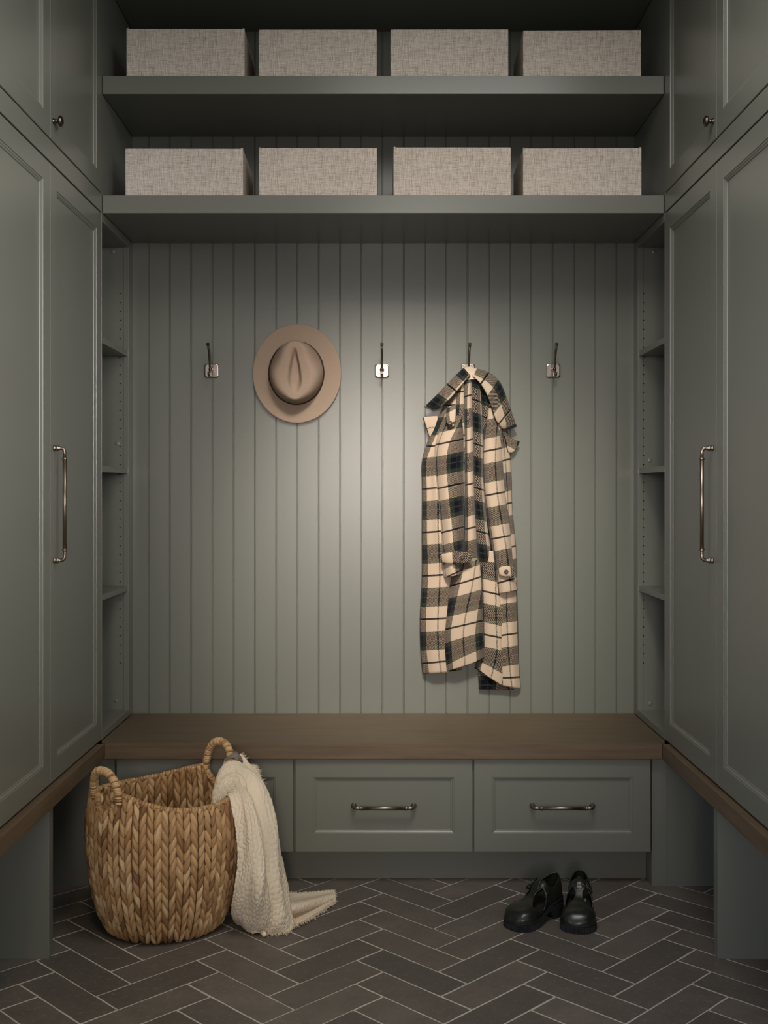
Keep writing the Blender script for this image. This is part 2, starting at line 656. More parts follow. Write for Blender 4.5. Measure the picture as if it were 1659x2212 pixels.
def bar_pull(mb, mid, A, N, cc, proj, r):
    """bar handle with stepped rosettes, elbows and two collars"""
    mid, A, N = map(Vector, (mid, A, N))
    k = r / .0055
    for s in (-1, 1):
        b = mid + A * (s * cc / 2)
        mb.lathe([(0, 0), (.0078 * k, 0), (.0082 * k, .002), (.0075 * k, .0045), (.0058 * k, .0055), (.0058 * k, .0075), (.0078 * k, .0085), (.0082 * k, .0105), (.0075 * k, .0128),
                  (.0055 * k, .0142), (.0058 * k, .0165), (.0052 * k, .0185), (.0046 * k, .0195)], b, N, 18)
        R = proj * .36
        pts = [b + N * .016, b + N * (proj - R)]
        for q in range(1, 9):
            a = PI / 2 * q / 8
            pts.append(b + N * (proj - R + R * math.sin(a)) - A * (s * (R - R * math.cos(a))))
        ce = cc / 2 - R - .012 * k if cc < .25 else cc / 2 - .030
        pts.append(mid + N * proj + A * (s * ce))
        mb.tube(pts, r * .86, 14)
        e = mid + N * proj + A * (s * ce)
        mb.lathe([(.0045 * k, -.004), (.0064 * k, -.0032), (.0068 * k, -.002), (.0060 * k, -.0012), (.0072 * k, -.0006), (.0078 * k, .0006), (.0070 * k, .0016), (.0060 * k, .0022), (.0050 * k, .003)], e, -A * s, 18)
    mb.tube([mid + N * proj - A * ce, mid + N * proj + A * ce], r, 18)
    return mb


def knob(mb, b, N):
    return mb.lathe([(0, 0), (.0085, 0), (.0088, .0015), (.0070, .003), (.0058, .005), (.0066, .007), (.0070, .0085), (.0050, .0105), (.0048, .0135), (.0070, .0150), (.0125, .0160),
                     (.0150, .0178), (.0158, .0200), (.0152, .0222), (.0140, .0228), (.0138, .0245), (.0120, .0262), (.0080, .0272), (0, .0275)], b, N, 26)


for sx, side, other in ((-1, 'left', 'right'), (1, 'right', 'left')):
    N = (-sx, 0, 0)
    # U runs so that U x V = N roughly; only the rectangle matters
    def side_door(root, D0, D1, z0, z1):
        m = MB()
        door_panel(m, (sx * XF, Y_(D0), z0), (0, 1, 0), (0, 0, 1), N, D1 - D0, z1 - z0)
        return obj('door', m, M_PAINT, root)

    # tall cabinet standing on the ledge
    t = thing('tall_cabinet', 'tall grey-green cabinet with long bar handle on the %s side of the niche' % side, 'cabinet', (sx * 1.2, Y_(3.08), .471), 'tall side cabinets')
    c = MB().box(sx * (XF + .0225), sx * 1.50, Y_(2.45), Y_(3.645), .4725, 2.2055)
    obj('carcass', c, M_PAINT, t)
    d1 = side_door(t, 2.525, 3.0835, .476, 2.2015)
    d2 = side_door(t, 3.0865, 3.646, .476, 2.2015)
    h = MB(); bar_pull(h, (sx * XF, Y_(3.118), CAM_Z - .033), (0, 0, 1), N, .315, .031, .0056)
    obj('handle', h, M_NICKEL, d2)['label'] = 'brushed nickel bar handle'
    r = MB().box(sx * XF, sx * (XF + .02), Y_(2.45), Y_(3.6475), 2.2065, 2.2655)
    obj('top_rail', r, M_PAINT, t, bevel=.001)

    # upper cabinet
    t = thing('upper_cabinet', 'upper grey-green wall cabinet with round knob on the %s side of the shelves' % side, 'cabinet', (sx * 1.2, Y_(3.08), 2.268), 'upper side cabinets')
    c = MB().box(sx * (XF + .0225), sx * 1.50, Y_(2.45), Y_(3.645), 2.2675, 3.11)
    obj('carcass', c, M_PAINT, t)
    d1 = side_door(t, 2.525, 3.0835, 2.271, 3.10)
    d2 = side_door(t, 3.0865, 3.646, 2.271, 3.10)
    k = MB(); knob(k, (sx * XF, Y_(3.1136), CAM_Z + 1.0405), N)
    obj('knob', k, M_KNOB, d2)['label'] = 'dark round metal knob'
    s = MB().box(sx * (XF + .0015), sx * 1.50, Y_(3.648), Y_(4.1006), 2.2065, 3.11)
    obj('side_panel', s, M_PAINT, t, bevel=.001)

    # open shelf unit between cabinet and back wall
    t = thing('open_shelf_unit', 'narrow open shelf unit with peg holes, %s end of the bench' % side, 'shelf unit', (sx * 1.1, Y_(3.85), .4725), 'open side shelf units')
    zb, zt = .496, 2.178
    fm = MB()
    fm.box(sx * XF, sx * (XF + .02), Y_(4.040), Y_(4.1006), .4725, 2.2055)
    fm.box(sx * XF, sx * (XF + .02), Y_(3.649), Y_(3.6555), .4725, 2.2055)
    fm.box(sx * XF, sx * (XF + .02), Y_(3.6555), Y_(4.040), zt, 2.2055)
    fm.box(sx * XF, sx * (XF + .02), Y_(3.6555), Y_(4.040), .4725, zb)
    obj('face_frame', fm, M_PAINT, t, bevel=.0009)
    # peg-hole panel facing the room
    pm = MB()
    hx = .958 if sx < 0 else .947
    yp = Y_(4.044)
    x0, x1 = XF + .004, 1.26
    cell = .0328
    zfirst = CAM_Z + (1064 - 633) / 594.6 - 41 * cell
    hz = [zfirst + cell * i for i in range(42)]
    cw = .010
    def q4(xa, xb, za, zc):
        pm.add([(sx * xa, yp, za), (sx * xb, yp, za), (sx * xb, yp, zc), (sx * xa, yp, zc)], [(0, 1, 2, 3)])
    q4(x0, hx - cw, zb, zt); q4(hx + cw, x1, zb, zt)
    q4(hx - cw, hx + cw, zb, hz[0] - cell / 2); q4(hx - cw, hx + cw, hz[-1] + cell / 2, zt)
    for z in hz:
        hr = .0026
        outer = [(cw, 0), (cw, cell / 2), (0, cell / 2), (-cw, cell / 2), (-cw, 0), (-cw, -cell / 2), (0, -cell / 2), (cw, -cell / 2)]
        inn = [(hr * math.cos(PI / 4 * i), hr * math.sin(PI / 4 * i)) for i in range(8)]
        v = [(sx * (hx + a), yp, z + b) for a, b in outer] + [(sx * (hx + a), yp, z + b) for a, b in inn] + [(sx * (hx + a), yp + .008, z + b) for a, b in inn]
        pm.add(v, [(i, (i + 1) % 8, 8 + (i + 1) % 8, 8 + i) for i in range(8)], 0)
        pm.add(v[8:], [(i, (i + 1) % 8, 8 + (i + 1) % 8, 8 + i) for i in range(8)] + [tuple(range(8, 16))], 1)
    obj('peg_hole_panel', pm, [M_PAINT, M_HOLE], t, recalc=False)
    im = MB()
    im.box(sx * (XF + .004), sx * 1.28, Y_(4.054), Y_(4.100), zb - .02, zt + .02)
    im.box(sx * (XF + .02), sx * 1.28, Y_(3.649), Y_(3.6555), zb - .02, zt + .02)
    im.box(sx * 1.26, sx * 1.28, Y_(3.6545), Y_(4.06), zb - .02, zt + .02)
    im.box(sx * (XF + .02), sx * 1.28, Y_(3.6545), Y_(4.06), zt, zt + .02)
    im.box(sx * (XF + .02), sx * 1.28, Y_(3.6545), Y_(4.06), zb - .02, zb)
    obj('carcass', im, M_PAINT, t)
    for z1, z0 in ((1.8015, 1.7815), (1.375, 1.355), (.947, .928)):
        sm = MB().box(sx * (XF + .0055), sx * 1.258, Y_(3.6565), Y_(4.0425), z0, z1)
        so = obj('shelf', sm, M_PAINT, t, bevel=.001)
        pn = MB(); pn.lathe([(0, 0), (.003, 0), (.003, .011), (0, .0115)], (sx * (hx + .001), yp + .002, z0 - .0035), (0, -1, 0), 10)
        obj('shelf_pin', pn, M_NICKEL, so)
    caps = ((243, 543), (253, 958), (251, 1514)) if sx < 0 else ((1413, 544), (1404, 995), (1405, 1520))
    for cX, cY in caps:
        p = P(cX, cY, 4.043)
        cm = MB(); cm.lathe([(.0086, 0), (.0084, .0016), (.0078, .0022), (0, .0026)], (p[0], yp, p[2]), (0, -1, 0), 22)
        obj('screw_cap', cm, M_PAINT, t)

    # ledge under the tall cabinet and its support panel
    lm = MB().box(sx * .905, sx * 1.49, Y_(2.40), Y_(3.6025), .4225, .4710)
    tag(obj('wooden_ledge', lm, M_WOODY, bevel=.0012), 'brown oak ledge running under the %s tall cabinet' % side, 'ledge', 'side ledges')
    pm = MB().box(sx * .9215, sx * 1.50, Y_(3.063), Y_(3.100), 0, .4222)
    tag(obj('support_panel', pm, M_PAINT, bevel=.0012), 'grey-green upright panel carrying the %s ledge above the tiled floor' % side, 'panel', 'ledge support panels')

# floating shelves
for z0, z1, lab in ((2.2065, 2.2655, 'lower thick grey-green shelf, just above the coat hook wall'),
                    (2.599, 2.6585, 'second thick grey-green shelf, above the lower row of boxes'),
                    (2.987, 3.047, 'topmost shelf, dark underside above the upper row of boxes')):
    m = MB().box(-XF + .0005, XF - .0005, Y_(3.660), -.0005, z0, z1)
    tag(obj('niche_shelf', m, M_PAINT, bevel=.0012), lab, 'shelf', 'shelves across the niche')

# bench seat
m = MB().prism([(-.904, Y_(3.603)), (.904, Y_(3.603)), (.904, Y_(3.648)), (.9245, Y_(3.648)), (.9245, -.0008), (-.9245, -.0008), (-.9245, Y_(3.648)), (-.904, Y_(3.648))], .421, .4712)
tag(obj('bench_seat', m, M_WOOD, bevel=.0014), 'long brown oak bench seat below the panelled hook wall', 'bench')

# drawer cabinet under the bench
t = thing('drawer_cabinet', 'grey-green three-drawer cabinet under the oak bench seat', 'cabinet', (0, Y_(3.85), 0))
m = MB().box(-.876, .876, Y_(3.640), Y_(4.09), .116, .4200)
obj('carcass', m, M_PAINT, t)
m = MB().box(-.876, .876, Y_(3.705), Y_(3.725), 0, .1158)
obj('toe_kick', m, M_PAINT, t)
for sx in (-1, 1):
    m = MB()
    m.box(sx * .877, sx * .9275, Y_(3.630), Y_(3.80), 0, .4204)
    obj('corner_stile', m, M_PAINT, t, bevel=.0012)
    m = MB().box(sx * .9280, sx * 1.50, Y_(3.6325), Y_(3.66), 0, .4204)
    obj('end_panel', m, M_PAINT, t)
for x0, x1 in ((-.8685, -.2930), (-.2870, .2900), (.2955, .8710)):
    m = MB()
    door_panel(m, (x0, Y_(3.617), .116), (1, 0, 0), (0, 0, 1), (0, -1, 0), x1 - x0, .302, .059)
    d = obj('drawer', m, M_PAINT, t)
    h = MB(); bar_pull(h, ((x0 + x1) / 2, Y_(3.6255), CAM_Z - 1.021), (1, 0, 0), (0, -1, 0), .195, .034, .0062)
    obj('handle', h, M_NICKEL, d)['label'] = 'brushed nickel bar handle'

# ------------------------------------------------------------------ storage boxes
def storage_box(x0, x1, zb, h, yf, dep, yaw, label, group, nubs):
    m = MB()
    w = x1 - x0
    bv = .0035
    # rounded box shell
    c, s = math.cos(yaw), math.sin(yaw)
    org = Vector(((x0 + x1) / 2, yf, zb))
    def T(a, b, z):
        return (org.x + a * c - b * s, org.y + a * s + b * c, zb + z)
    t = .005
    o = [(-w / 2, 0), (w / 2, 0), (w / 2, dep), (-w / 2, dep)]
    i = [(-w / 2 + t, t), (w / 2 - t, t), (w / 2 - t, dep - t), (-w / 2 + t, dep - t)]
    v = [T(a, b, 0) for a, b in o] + [T(a, b, h) for a, b in o] + [T(a, b, h) for a, b in i] + [T(a, b, h - .012) for a, b in i]
    f = [(3, 2, 1, 0)]
    for k in range(4):
        j = (k + 1) % 4
        f += [(k, j, 4 + j, 4 + k), (4 + k, 4 + j, 8 + j, 8 + k), (8 + k, 8 + j, 12 + j, 12 + k)]
    f.append((12, 13, 14, 15))
    m.add(v, f)
    o1 = obj('storage_box', m, M_LINEN, bevel=.0022, seg=2)
    o1.data.transform(Matrix.Translation(-org)); o1.location = org
    tag(o1, label, 'box', group)
    for sgn in nubs:
        nm = MB()
        p = T(sgn * (w / 2 - .004), .004, h)
        nm.lathe([(0, -.006), (.0042, -.004), (.0046, 0), (.0034, .0022), (0, .003)], p, (0, 0, 1), 10)
        obj('corner_fold', nm, M_LINEN, o1)


S0 = 653.6
up, lo = 'linen boxes on the upper shelf', 'linen boxes on the lower shelf'
ords = ('leftmost of the four', 'second from the left of the four', 'third from the left of the four', 'rightmost of the four')
for k, (a, b, top, nub) in enumerate(((273, 528, 61, (-1, 1)), (558.7, 813.8, 62.4, ()), (843.5, 1098, 62, ()), (1130.2, 1384.8, 64, ()))):
    storage_box((a - 828) / S0, (b - 828) / S0, 2.6587, (164.6 - top) / S0 + .0015, Y_(3.672), .30, (.004, 0, -.004, -.012)[k],
                'beige linen box, %s on the upper shelf' % ords[k], up, nub)
for k, (a, b, top, nub) in enumerate(((270.6, 524.7, 319.6, (1,)), (558.9, 814.6, 318.4, (-1,)), (849.8, 1103.8, 317, (-1,)), (1129.9, 1385.6, 318.6, (-1, 1)))):
    storage_box((a - 828) / S0, (b - 828) / S0, 2.2657, (421.6 - top) / S0 + .0015, Y_(3.672), .30, (.006, 0, 0, -.012)[k],
                'beige linen box, %s on the lower shelf' % ords[k], lo, nub)

# ------------------------------------------------------------------ coat hooks
def coat_hook(x, z, label):
    t = thing('coat_hook', label, 'hook', (x, 0, z), 'coat hooks on the panelled wall')
    h = .0262
    c = .006
    pl = MB()
    def octo(hh, cc):
        return [(-hh + cc, -hh), (hh - cc, -hh), (hh, -hh + cc), (hh, hh - cc), (hh - cc, hh), (-hh + cc, hh), (-hh, hh - cc), (-hh, -hh + cc)]
    rings = [(h, c, 0), (h, c, .0035), (h - .0014, c, .0052), (h - .0034, c * .9, .0058), (h - .0042, c * .9, .0046)]
    vs = []
    for hh, cc, d in rings:
        vs += [(x + a, -d - .0002, z + b) for a, b in octo(hh, cc)]
    fs = []
    for i in range(len(rings) - 1):
        fs += [(8 * i + j, 8 * i + (j + 1) % 8, 8 * i + 8 + (j + 1) % 8, 8 * i + 8 + j) for j in range(8)]
    fs += [tuple(range(8 * (len(rings) - 1), 8 * len(rings))), tuple(range(8))[::-1]]
    pl.add(vs, fs)
    obj('back_plate', pl, M_POLISH, t)
    st = MB()
    st.lathe([(.0085, .004), (.0080, .008), (.0062, .012), (.0058, .020), (.0070, .026), (.0074, .031), (.0062, .036), (0, .038)], (x, 0, z + .002), (0, -1, 0), 18)
    obj('stem', st, M_POLISH, t)
    sq = [(.8, 1), (1, .8), (1, -.8), (.8, -1), (-.8, -1), (-1, -.8), (-1, .8), (-.8, 1)]
    up = MB()
    ctr = catmull([(x, -.028, z + .004), (x, -.038, z + .016), (x, -.046, z + .036), (x, -.057, z + .060), (x, -.074, z + .079), (x, -.088, z + .087)], 26)
    rr = np.interp(np.linspace(0, 1, 26), [0, .3, .7, 1], [.0042, .0036, .0044, .0056])
    up.tube(ctr, list(rr), section=sq)
    obj('upper_prong', up, M_POLISH, t)
    lw = MB()
    ctr = catmull([(x, -.026, z + .002), (x, -.034, z - .010), (x, -.044, z - .020), (x, -.055, z - .021), (x, -.061, z - .014)], 20)
    rr = np.interp(np.linspace(0, 1, 20), [0, .6, 1], [.0045, .0048, .0058])
    lw.tube(ctr, list(rr), section=sq)
    obj('lower_prong', lw, M_POLISH, t)


zh = CAM_Z + (1064 - 801) / 585
for hx, lab in ((-.634, 'nickel double coat hook left of the hat, farthest left'), (-.0050, 'empty nickel double coat hook midway between hat and coat'),
                (.3128, 'nickel double coat hook holding up the plaid coat'), (.6270, 'nickel double coat hook right of the coat, farthest right')):
    coat_hook(hx, zh, lab)

# ------------------------------------------------------------------ hat
def hat():
    cx, _, cz = W(641.3, 806.3, .02)
    t = thing('fedora_hat', 'light brown felt fedora with dark band, hanging on the panelled wall', 'hat', (cx, 0, cz))
    A0, B0 = .0980, .1125
    H = .100
    zz = [-.101, -.096, -.086, -.068, -.045, -.02, 0, .02, .045, .07, .088, .096, .100]
    ww = [0, .012, .024, .038, .049, .0545, .052, .045, .035, .0285, .0245, .018, 0]
    def rtop(th):
        cth, sth = math.cos(th), math.sin(th)
        lo_, hi_ = 0, .12
        for _ in range(40):
            r = (lo_ + hi_) / 2
            px, pz = r * cth, r * sth
            wv = np.interp(pz, zz, ww, left=-1, right=-1)
            if abs(px) < wv:
                lo_ = r
            else:
                hi_ = r
        return lo_
    NT_ = 160
    ths = np.linspace(0, 2 * PI, NT_, endpoint=False)
    rt = np.array([rtop(a) for a in ths])
    for _ in range(4):
        rt = (np.roll(rt, 1) + 2 * rt + np.roll(rt, -1)) / 4
    rows = []
    offx, offz = -.002, .0015
    # crown from centre outwards
    for rho in np.linspace(0.0, 1, 22)[0:]:
        row = []
        for a, r in zip(ths, rt):
            q = max(rho, 1e-4)
            # long groove in the middle of the crown, deeper than its surroundings
            x, z = r * q * math.cos(a), r * q * math.sin(a)
            hwid = .0185 + .0065 * min(1, max(-1, -z / .05))
            e2 = 1 - (x / hwid) ** 2 - (abs(z - .002) / .070) ** 2.4
            g = max(0, min(1, .5 + e2 * .75)) if e2 > -.67 else 0
            g = g * g * (3 - 2 * g)
            hgt = H - .022 * g - .004 * (1 - rho) + .004 * math.sin(a) * rho
            row.append((x + offx, hgt, z + offz))
        rows.append(row)
    for qd in np.linspace(0, 1, 30)[1:]:
        q = 1 - qd
        row = []
        for a, r in zip(ths, rt):
            rb = 1 / math.sqrt((math.cos(a) / A0) ** 2 + (math.sin(a) / B0) ** 2)
            fr_ = min(1, max(0, (math.sin(a) + .35) / .8))
            pin = min(1, max(0, (.62 - r / rb) / .16)) * (.25 + .75 * fr_ * fr_ * (3 - 2 * fr_))
            pw = 2.3 - 1.45 * pin
            rr = rb + (r - rb) * (q ** pw)
            hh = .012 + (H - .012 + .004 * math.sin(a)) * (math.sin(q * PI / 2) ** .95)
            row.append((rr * math.cos(a) + offx, hh, rr * math.sin(a) + offz))
        rows.append(row)
    # brim
    A1, B1 = .1625, .1825
    for q in np.linspace(0, 1, 16)[1:]:
        row = []
        for a in ths:
            rb = 1 / math.sqrt((math.cos(a) / A0) ** 2 + (math.sin(a) / B0) ** 2)
            r1 = 1 / math.sqrt((math.cos(a) / A1) ** 2 + (math.sin(a) / B1) ** 2)
            rr = rb + (r1 - rb) * q
            hh = .012 + .004 * q * q * (1 - .8 * math.sin(a)) + .003 * q * math.cos(2 * a)
            row.append((rr * math.cos(a) + (1 - q) * offx, hh, rr * math.sin(a) + (1 - q) * offz))
        rows.append(row)
    G = np.array(rows)
    G2 = np.stack([cx + G[..., 0], -G[..., 1] + .0015, cz + G[..., 2]], -1)
    nb_ = 22 + 29
    m = MB(); m.grid(G2[:nb_], True)
    obj('crown', m, M_FELT, t, solid=.0026, offset=0, weld=True)
    m = MB(); m.grid(G2[nb_ - 1:], True)
    obj('brim', m, M_FELT, t, solid=.0034, offset=0)
    # leather band
    bm_ = MB()
    def ringpts(off, hgt):
        out = []
        for a in ths:
            rb = 1 / math.sqrt((math.cos(a) / A0) ** 2 + (math.sin(a) / B0) ** 2) + off
            out.append((cx + rb * math.cos(a) + offx, -hgt, cz + rb * math.sin(a) + offz))
        return out
    bm_.grid(np.array([ringpts(-.0005, .012), ringpts(.0052, .0128), ringpts(.0050, .020), ringpts(.0030, .0235), ringpts(-.004, .0235)]), True)
    b = obj('hat_band', bm_, M_BAND, t)
    b['label'] = 'thin dark brown leather band'
    k = MB()
    a0 = PI * 1.115
    def bp(a, off, hgt):
        rb = 1 / math.sqrt((math.cos(a) / A0) ** 2 + (math.sin(a) / B0) ** 2) + off
        return (cx + rb * math.cos(a) + offx, -hgt, cz + rb * math.sin(a) + offz)
    pts = [bp(a0 - .07, .006, .0115), bp(a0 - .07, .0052, .0235), bp(a0 + .07, .0052, .0235), bp(a0 + .07, .006, .0115), bp(a0 - .07, .006, .0115)]
    k.tube(pts, .0012, 8)
    obj('buckle', k, M_GOLD, b)['label'] = 'small gold buckle'
    k = MB()
    seg = [bp(a0 - .17 + .02 * i, .0042, .0165) for i in range(4)]
    k.tube(seg, .0035, 8)
    obj('band_loop', k, M_BAND, b)


hat()

# ------------------------------------------------------------------ plaid coat
def coat():
    hx_, _, hz_ = W(1011, 801, .03)
    t = thing('plaid_coat', 'cream, navy and green plaid wool coat hanging from a hook', 'coat', (hx_, 0, hz_))

    def strip(rows, n=70, m=26, vline=None, slant=0, f0=0., p=.55, ripple=0., seed=0, plain=False):
        """rows: (Xl, Yl, dl, Xr, Yr, dr, bulge): two edges of a cloth panel and how far it bellies out"""
        R = catmull(rows, n)
        s = np.linspace(0, 1, m)
        G = np.zeros((n, m, 3))
        rs = np.random.default_rng(seed)
        ph = rs.uniform(0, 6.28, 4)
        for i in range(n):
            Xl, Yl, dl, Xr, Yr, dr, b = R[i]
            for j, q in enumerate(s):
                e = max(1 - (2 * q - 1) ** 2, 0) ** p
                d = dl + (dr - dl) * q + b * e
                if ripple:
                    k = i / n
                    d += ripple * e * (math.sin(7 * q + 3 * k + ph[0]) * .6 + math.sin(13 * q - 5 * k + ph[1]) * .35 + math.sin(9 * k + 2 * q + ph[2]) * .3)
                G[i, j] = W(Xl + (Xr - Xl) * q, Yl + (Yr - Yl) * q, max(d, .004))
        mid = G[:, m // 2]
        vv = np.concatenate([[0], np.cumsum(np.linalg.norm(np.diff(mid, axis=0), axis=1))])
        ymid = (R[:, 1] + R[:, 4]) / 2
        v0 = np.interp(vline, ymid, vv) if vline is not None else 0
        UV = np.zeros((n, m, 2))
        for i in range(n):
            uu = np.concatenate([[0], np.cumsum(np.linalg.norm(np.diff(G[i], axis=0), axis=1))])
            UV[i, :, 0] = uu + f0 * .159
            UV[i, :, 1] = -(vv[i] - v0) + .28 * .159 + slant / 585 * (s - .5)
        return G, UV

    def part(name, rows, parent=t, mat=None, solid=.004, **kw):
        if name in ('sleeve', 'front_fold', 'left_front', 'right_front'):
            k = .020 if name in ('sleeve', 'front_fold') else .012
            rows = [(a, b, max(c - k, .006), d, e, max(f - k, .006), g + k + .002) for a, b, c, d, e, f, g in rows]
        G, UV = strip(rows, **kw)
        m = MB(); m.grid(G, uv=UV)
        return obj(name, m, mat or M_PLAID, parent, solid=solid, offset=0)

    V = lambda Y, xl, xr, dl, dr, b: (xl, Y, dl, xr, Y, dr, b)
    # back of the coat (closes the shape against the wall)
    part('back_panel', [V(830, 985, 1055, .02, .02, .01), V(880, 958, 1082, .015, .015, .012), V(940, 940, 1098, .012, .012, .012), V(1000, 917, 1101, .01, .01, .012), V(1200, 915, 1110, .01, .01, .012),
                        V(1340, 913, 1114, .01, .01, .012), (918, 1405, .01, 1116, 1405, .01, .012)], vline=1243, f0=.7)
    # back hem peeking out below the front panels
    part('back_hem', [(955, 1380, .016, 997, 1380, .016, .004), (957, 1420, .016, 997, 1418, .016, .004), (960, 1452, .016, 997, 1447, .016, .004)], n=20, m=10, f0=.72, vline=1400)
    part('back_hem', [(1030, 1400, .014, 1100, 1400, .014, .006), (1033, 1450, .014, 1105, 1450, .014, .006), (1035, 1489, .014, 1110, 1490, .014, .006)], n=20, m=14, f0=.60, vline=1434)
    # side bodies
    part('left_body', [V(838, 985, 1002, .05, .07, .01), V(865, 966, 1000, .045, .07, .012), V(895, 950, 994, .04, .07, .015), V(930, 934, 985, .03, .06, .018), V(965, 921, 965, .02, .05, .02),
                       V(1000, 912, 952, .012, .04, .024), V(1060, 912.5, 957, .012, .045, .024), V(1150, 912, 962, .012, .045, .024), V(1250, 912, 975, .012, .03, .026), V(1330, 908, 975, .012, .03, .026),
                       V(1400, 909, 968, .012, .03, .024), (914, 1456, .014, 970, 1452, .03, .02)], n=130, m=30, vline=1149, slant=-4, f0=.80, ripple=.004, seed=3)
    part('right_body', [V(868, 1062, 1080, .06, .045, .012), V(905, 1066, 1088, .06, .035, .014), V(940, 1068, 1095, .055, .025, .018), V(980, 1072, 1101, .05, .014, .02), V(1030, 1076, 1104, .045, .012, .022),
                        V(1100, 1080, 1106, .04, .012, .024), V(1200, 1080, 1115, .04, .012, .026), V(1280, 1076, 1116, .035, .012, .026), V(1350, 1076, 1118, .03, .012, .024),
                        V(1430, 1080, 1120, .028, .012, .022), (1084, 1481, .026, 1124, 1488, .012, .018)], n=130, m=30, vline=1183, slant=-6, f0=.02, ripple=.004, seed=4)
    # lower right front, folded in behind the left front
    part('right_front', [V(1190, 1030, 1076, .03, .05, .012), V(1240, 1034, 1080, .03, .05, .012), V(1290, 1036, 1082, .028, .048, .014), V(1350, 1038, 1086, .024, .045, .016), V(1400, 1038, 1086, .022, .04, .016),
                         (1030, 1430, .02, 1088, 1452, .038, .014), (1026, 1444, .02, 1090, 1484, .034, .012)], n=80, m=26, vline=1280, slant=11, f0=.80, ripple=.003, seed=5)
    # lower left front panel
    part('left_front', [V(1165, 985, 1034, .016, .016, .008), V(1200, 980, 1036, .034, .034, .014), V(1225, 977, 1037, .046, .046, .018), V(1260, 972, 1040, .045, .05, .022), V(1310, 962, 1043, .04, .048, .026), V(1360, 954, 1044, .036, .046, .028),
                        (955, 1410, .034, 1047, 1396, .044, .028), (958, 1453, .032, 1047, 1424, .042, .024)], n=90, m=36, vline=1351, slant=-22, f0=.66, ripple=.004, seed=6)
    # gathered folds down the middle
    part('front_fold', [V(812, 1001, 1019, .082, .088, .006), V(850, 1001, 1019, .08, .086, .012), V(900, 1002, 1021, .078, .082, .016), V(960, 1003, 1022, .07, .074, .018), V(1050, 1004, 1024, .065, .066, .02),
                        V(1130, 1004, 1028, .06, .06, .02), V(1190, 1002, 1031, .05, .05, .02), V(1225, 1000, 1034, .03, .03, .012), V(1260, 998, 1036, .010, .010, .004)], n=110, m=20, vline=951, slant=-6, f0=.74)
    part('front_fold', [V(811, 1017, 1036, .086, .078, .008), V(850, 1018, 1038, .084, .076, .012), V(900, 1019, 1041, .08, .072, .016), V(960, 1021, 1043, .072, .066, .018), V(1050, 1022, 1045, .064, .06, .02),
                        V(1130, 1026, 1052, .058, .054, .018), V(1190, 1031, 1060, .05, .046, .018), V(1230, 1034, 1066, .03, .03, .012), V(1270, 1034, 1072, .010, .010, .004)], n=110, m=20, vline=961, slant=8, f0=.62)
    part('front_fold', [V(815, 1033, 1052, .072, .06, .01), V(850, 1036, 1060, .07, .055, .012), V(890, 1040, 1070, .066, .05, .014), V(940, 1041, 1078, .06, .045, .016), V(1000, 1042, 1082, .05, .04, .016)], n=60, m=20, vline=905, slant=12, f0=.70)
    part('front_fold', [V(818, 986, 1004, .06, .084, .01), V(850, 982, 1004, .058, .082, .012), V(890, 978, 1006, .058, .08, .014), V(930, 976, 1006, .055, .075, .016), V(1000, 980, 1006, .05, .07, .016)], n=60, m=18, vline=942, slant=-4, f0=.66)
    # sleeves
    sl = part('sleeve', [V(898, 962, 1004, .065, .08, .016), V(930, 949, 1004, .06, .08, .024), V(960, 939, 1004, .052, .078, .032), V(1000, 935, 1004, .048, .074, .036), V(1060, 940, 1004, .048, .07, .036),
                         V(1120, 947, 1003, .05, .068, .036), V(1180, 952, 1002, .052, .066, .036), (956, 1236, .054, 1000, 1230, .064, .034), (958, 1248, .054, 998, 1240, .064, .033)], n=130, m=34, vline=1050, slant=-14, f0=.02, ripple=.003, seed=8)
    sr = part('sleeve', [V(872, 1052, 1074, .06, .055, .02), V(910, 1046, 1080, .06, .052, .026), V(950, 1042, 1084, .058, .05, .032), V(1000, 1041, 1088, .055, .048, .036), V(1060, 1044, 1092, .054, .046, .036),
                         V(1120, 1052, 1100, .052, .044, .036), V(1180, 1062, 1106, .05, .042, .034), V(1240, 1070, 1111, .048, .04, .034), (1073, 1283, .046, 1117, 1275, .04, .032)], n=130, m=34, vline=1067, slant=-9, f0=.76, ripple=.003, seed=9)

    def button(parent, X, Y, d, r=.0078):
        m = MB(); o = W(X, Y, d)
        m.lathe([(r * .9, -.002), (r, .0), (r, .002), (r * .85, .0034), (r * .6, .0030), (r * .3, .0024), (0, .0022)], o, (0, -1, 0), 20)
        obj('button', m, M_BUTTON, parent)['label'] = 'brown horn button'
    # cuff straps
    st = part('cuff_strap', [(953, 1197, .085, 955, 1214, .085, .004), (965, 1194, .101, 967, 1217, .101, .004), (985, 1191, .107, 987, 1217, .107, .004), (1005, 1191, .104, 1006, 1216, .104, .004), (1014, 1195, .102, 1014, 1212, .102, .004), (1019, 1202, .1, 1019, 1206, .1, .004)],
              parent=sl, n=40, m=12, f0=.98, vline=1204)
    st['label'] = 'buttoned plaid cuff strap'
    lp = part('cuff_loop', [(982, 1188, .108, 988, 1188, .108, .004), (980, 1200, .112, 987, 1200, .112, .004), (979, 1213, .113, 986, 1213, .113, .004), (981, 1219, .108, 987, 1219, .108, .004)], parent=sl, n=20, m=8, f0=.7, vline=1150)
    st2 = part('cuff_strap', [(1077, 1230, .083, 1077, 1236, .083, .003), (1082, 1225, .087, 1082, 1243, .087, .004), (1092, 1223, .09, 1093, 1247, .09, .004), (1102, 1224, .087, 1104, 1247, .087, .004), (1109, 1228, .078, 1110, 1244, .078, .004)],
               parent=sr, n=36, m=12, f0=.05, vline=1226)
    st2['label'] = 'buttoned plaid cuff strap'
    button(sl, 998.5, 1203.5, .1135)
    button(sr, 1093.5, 1235, .0975)
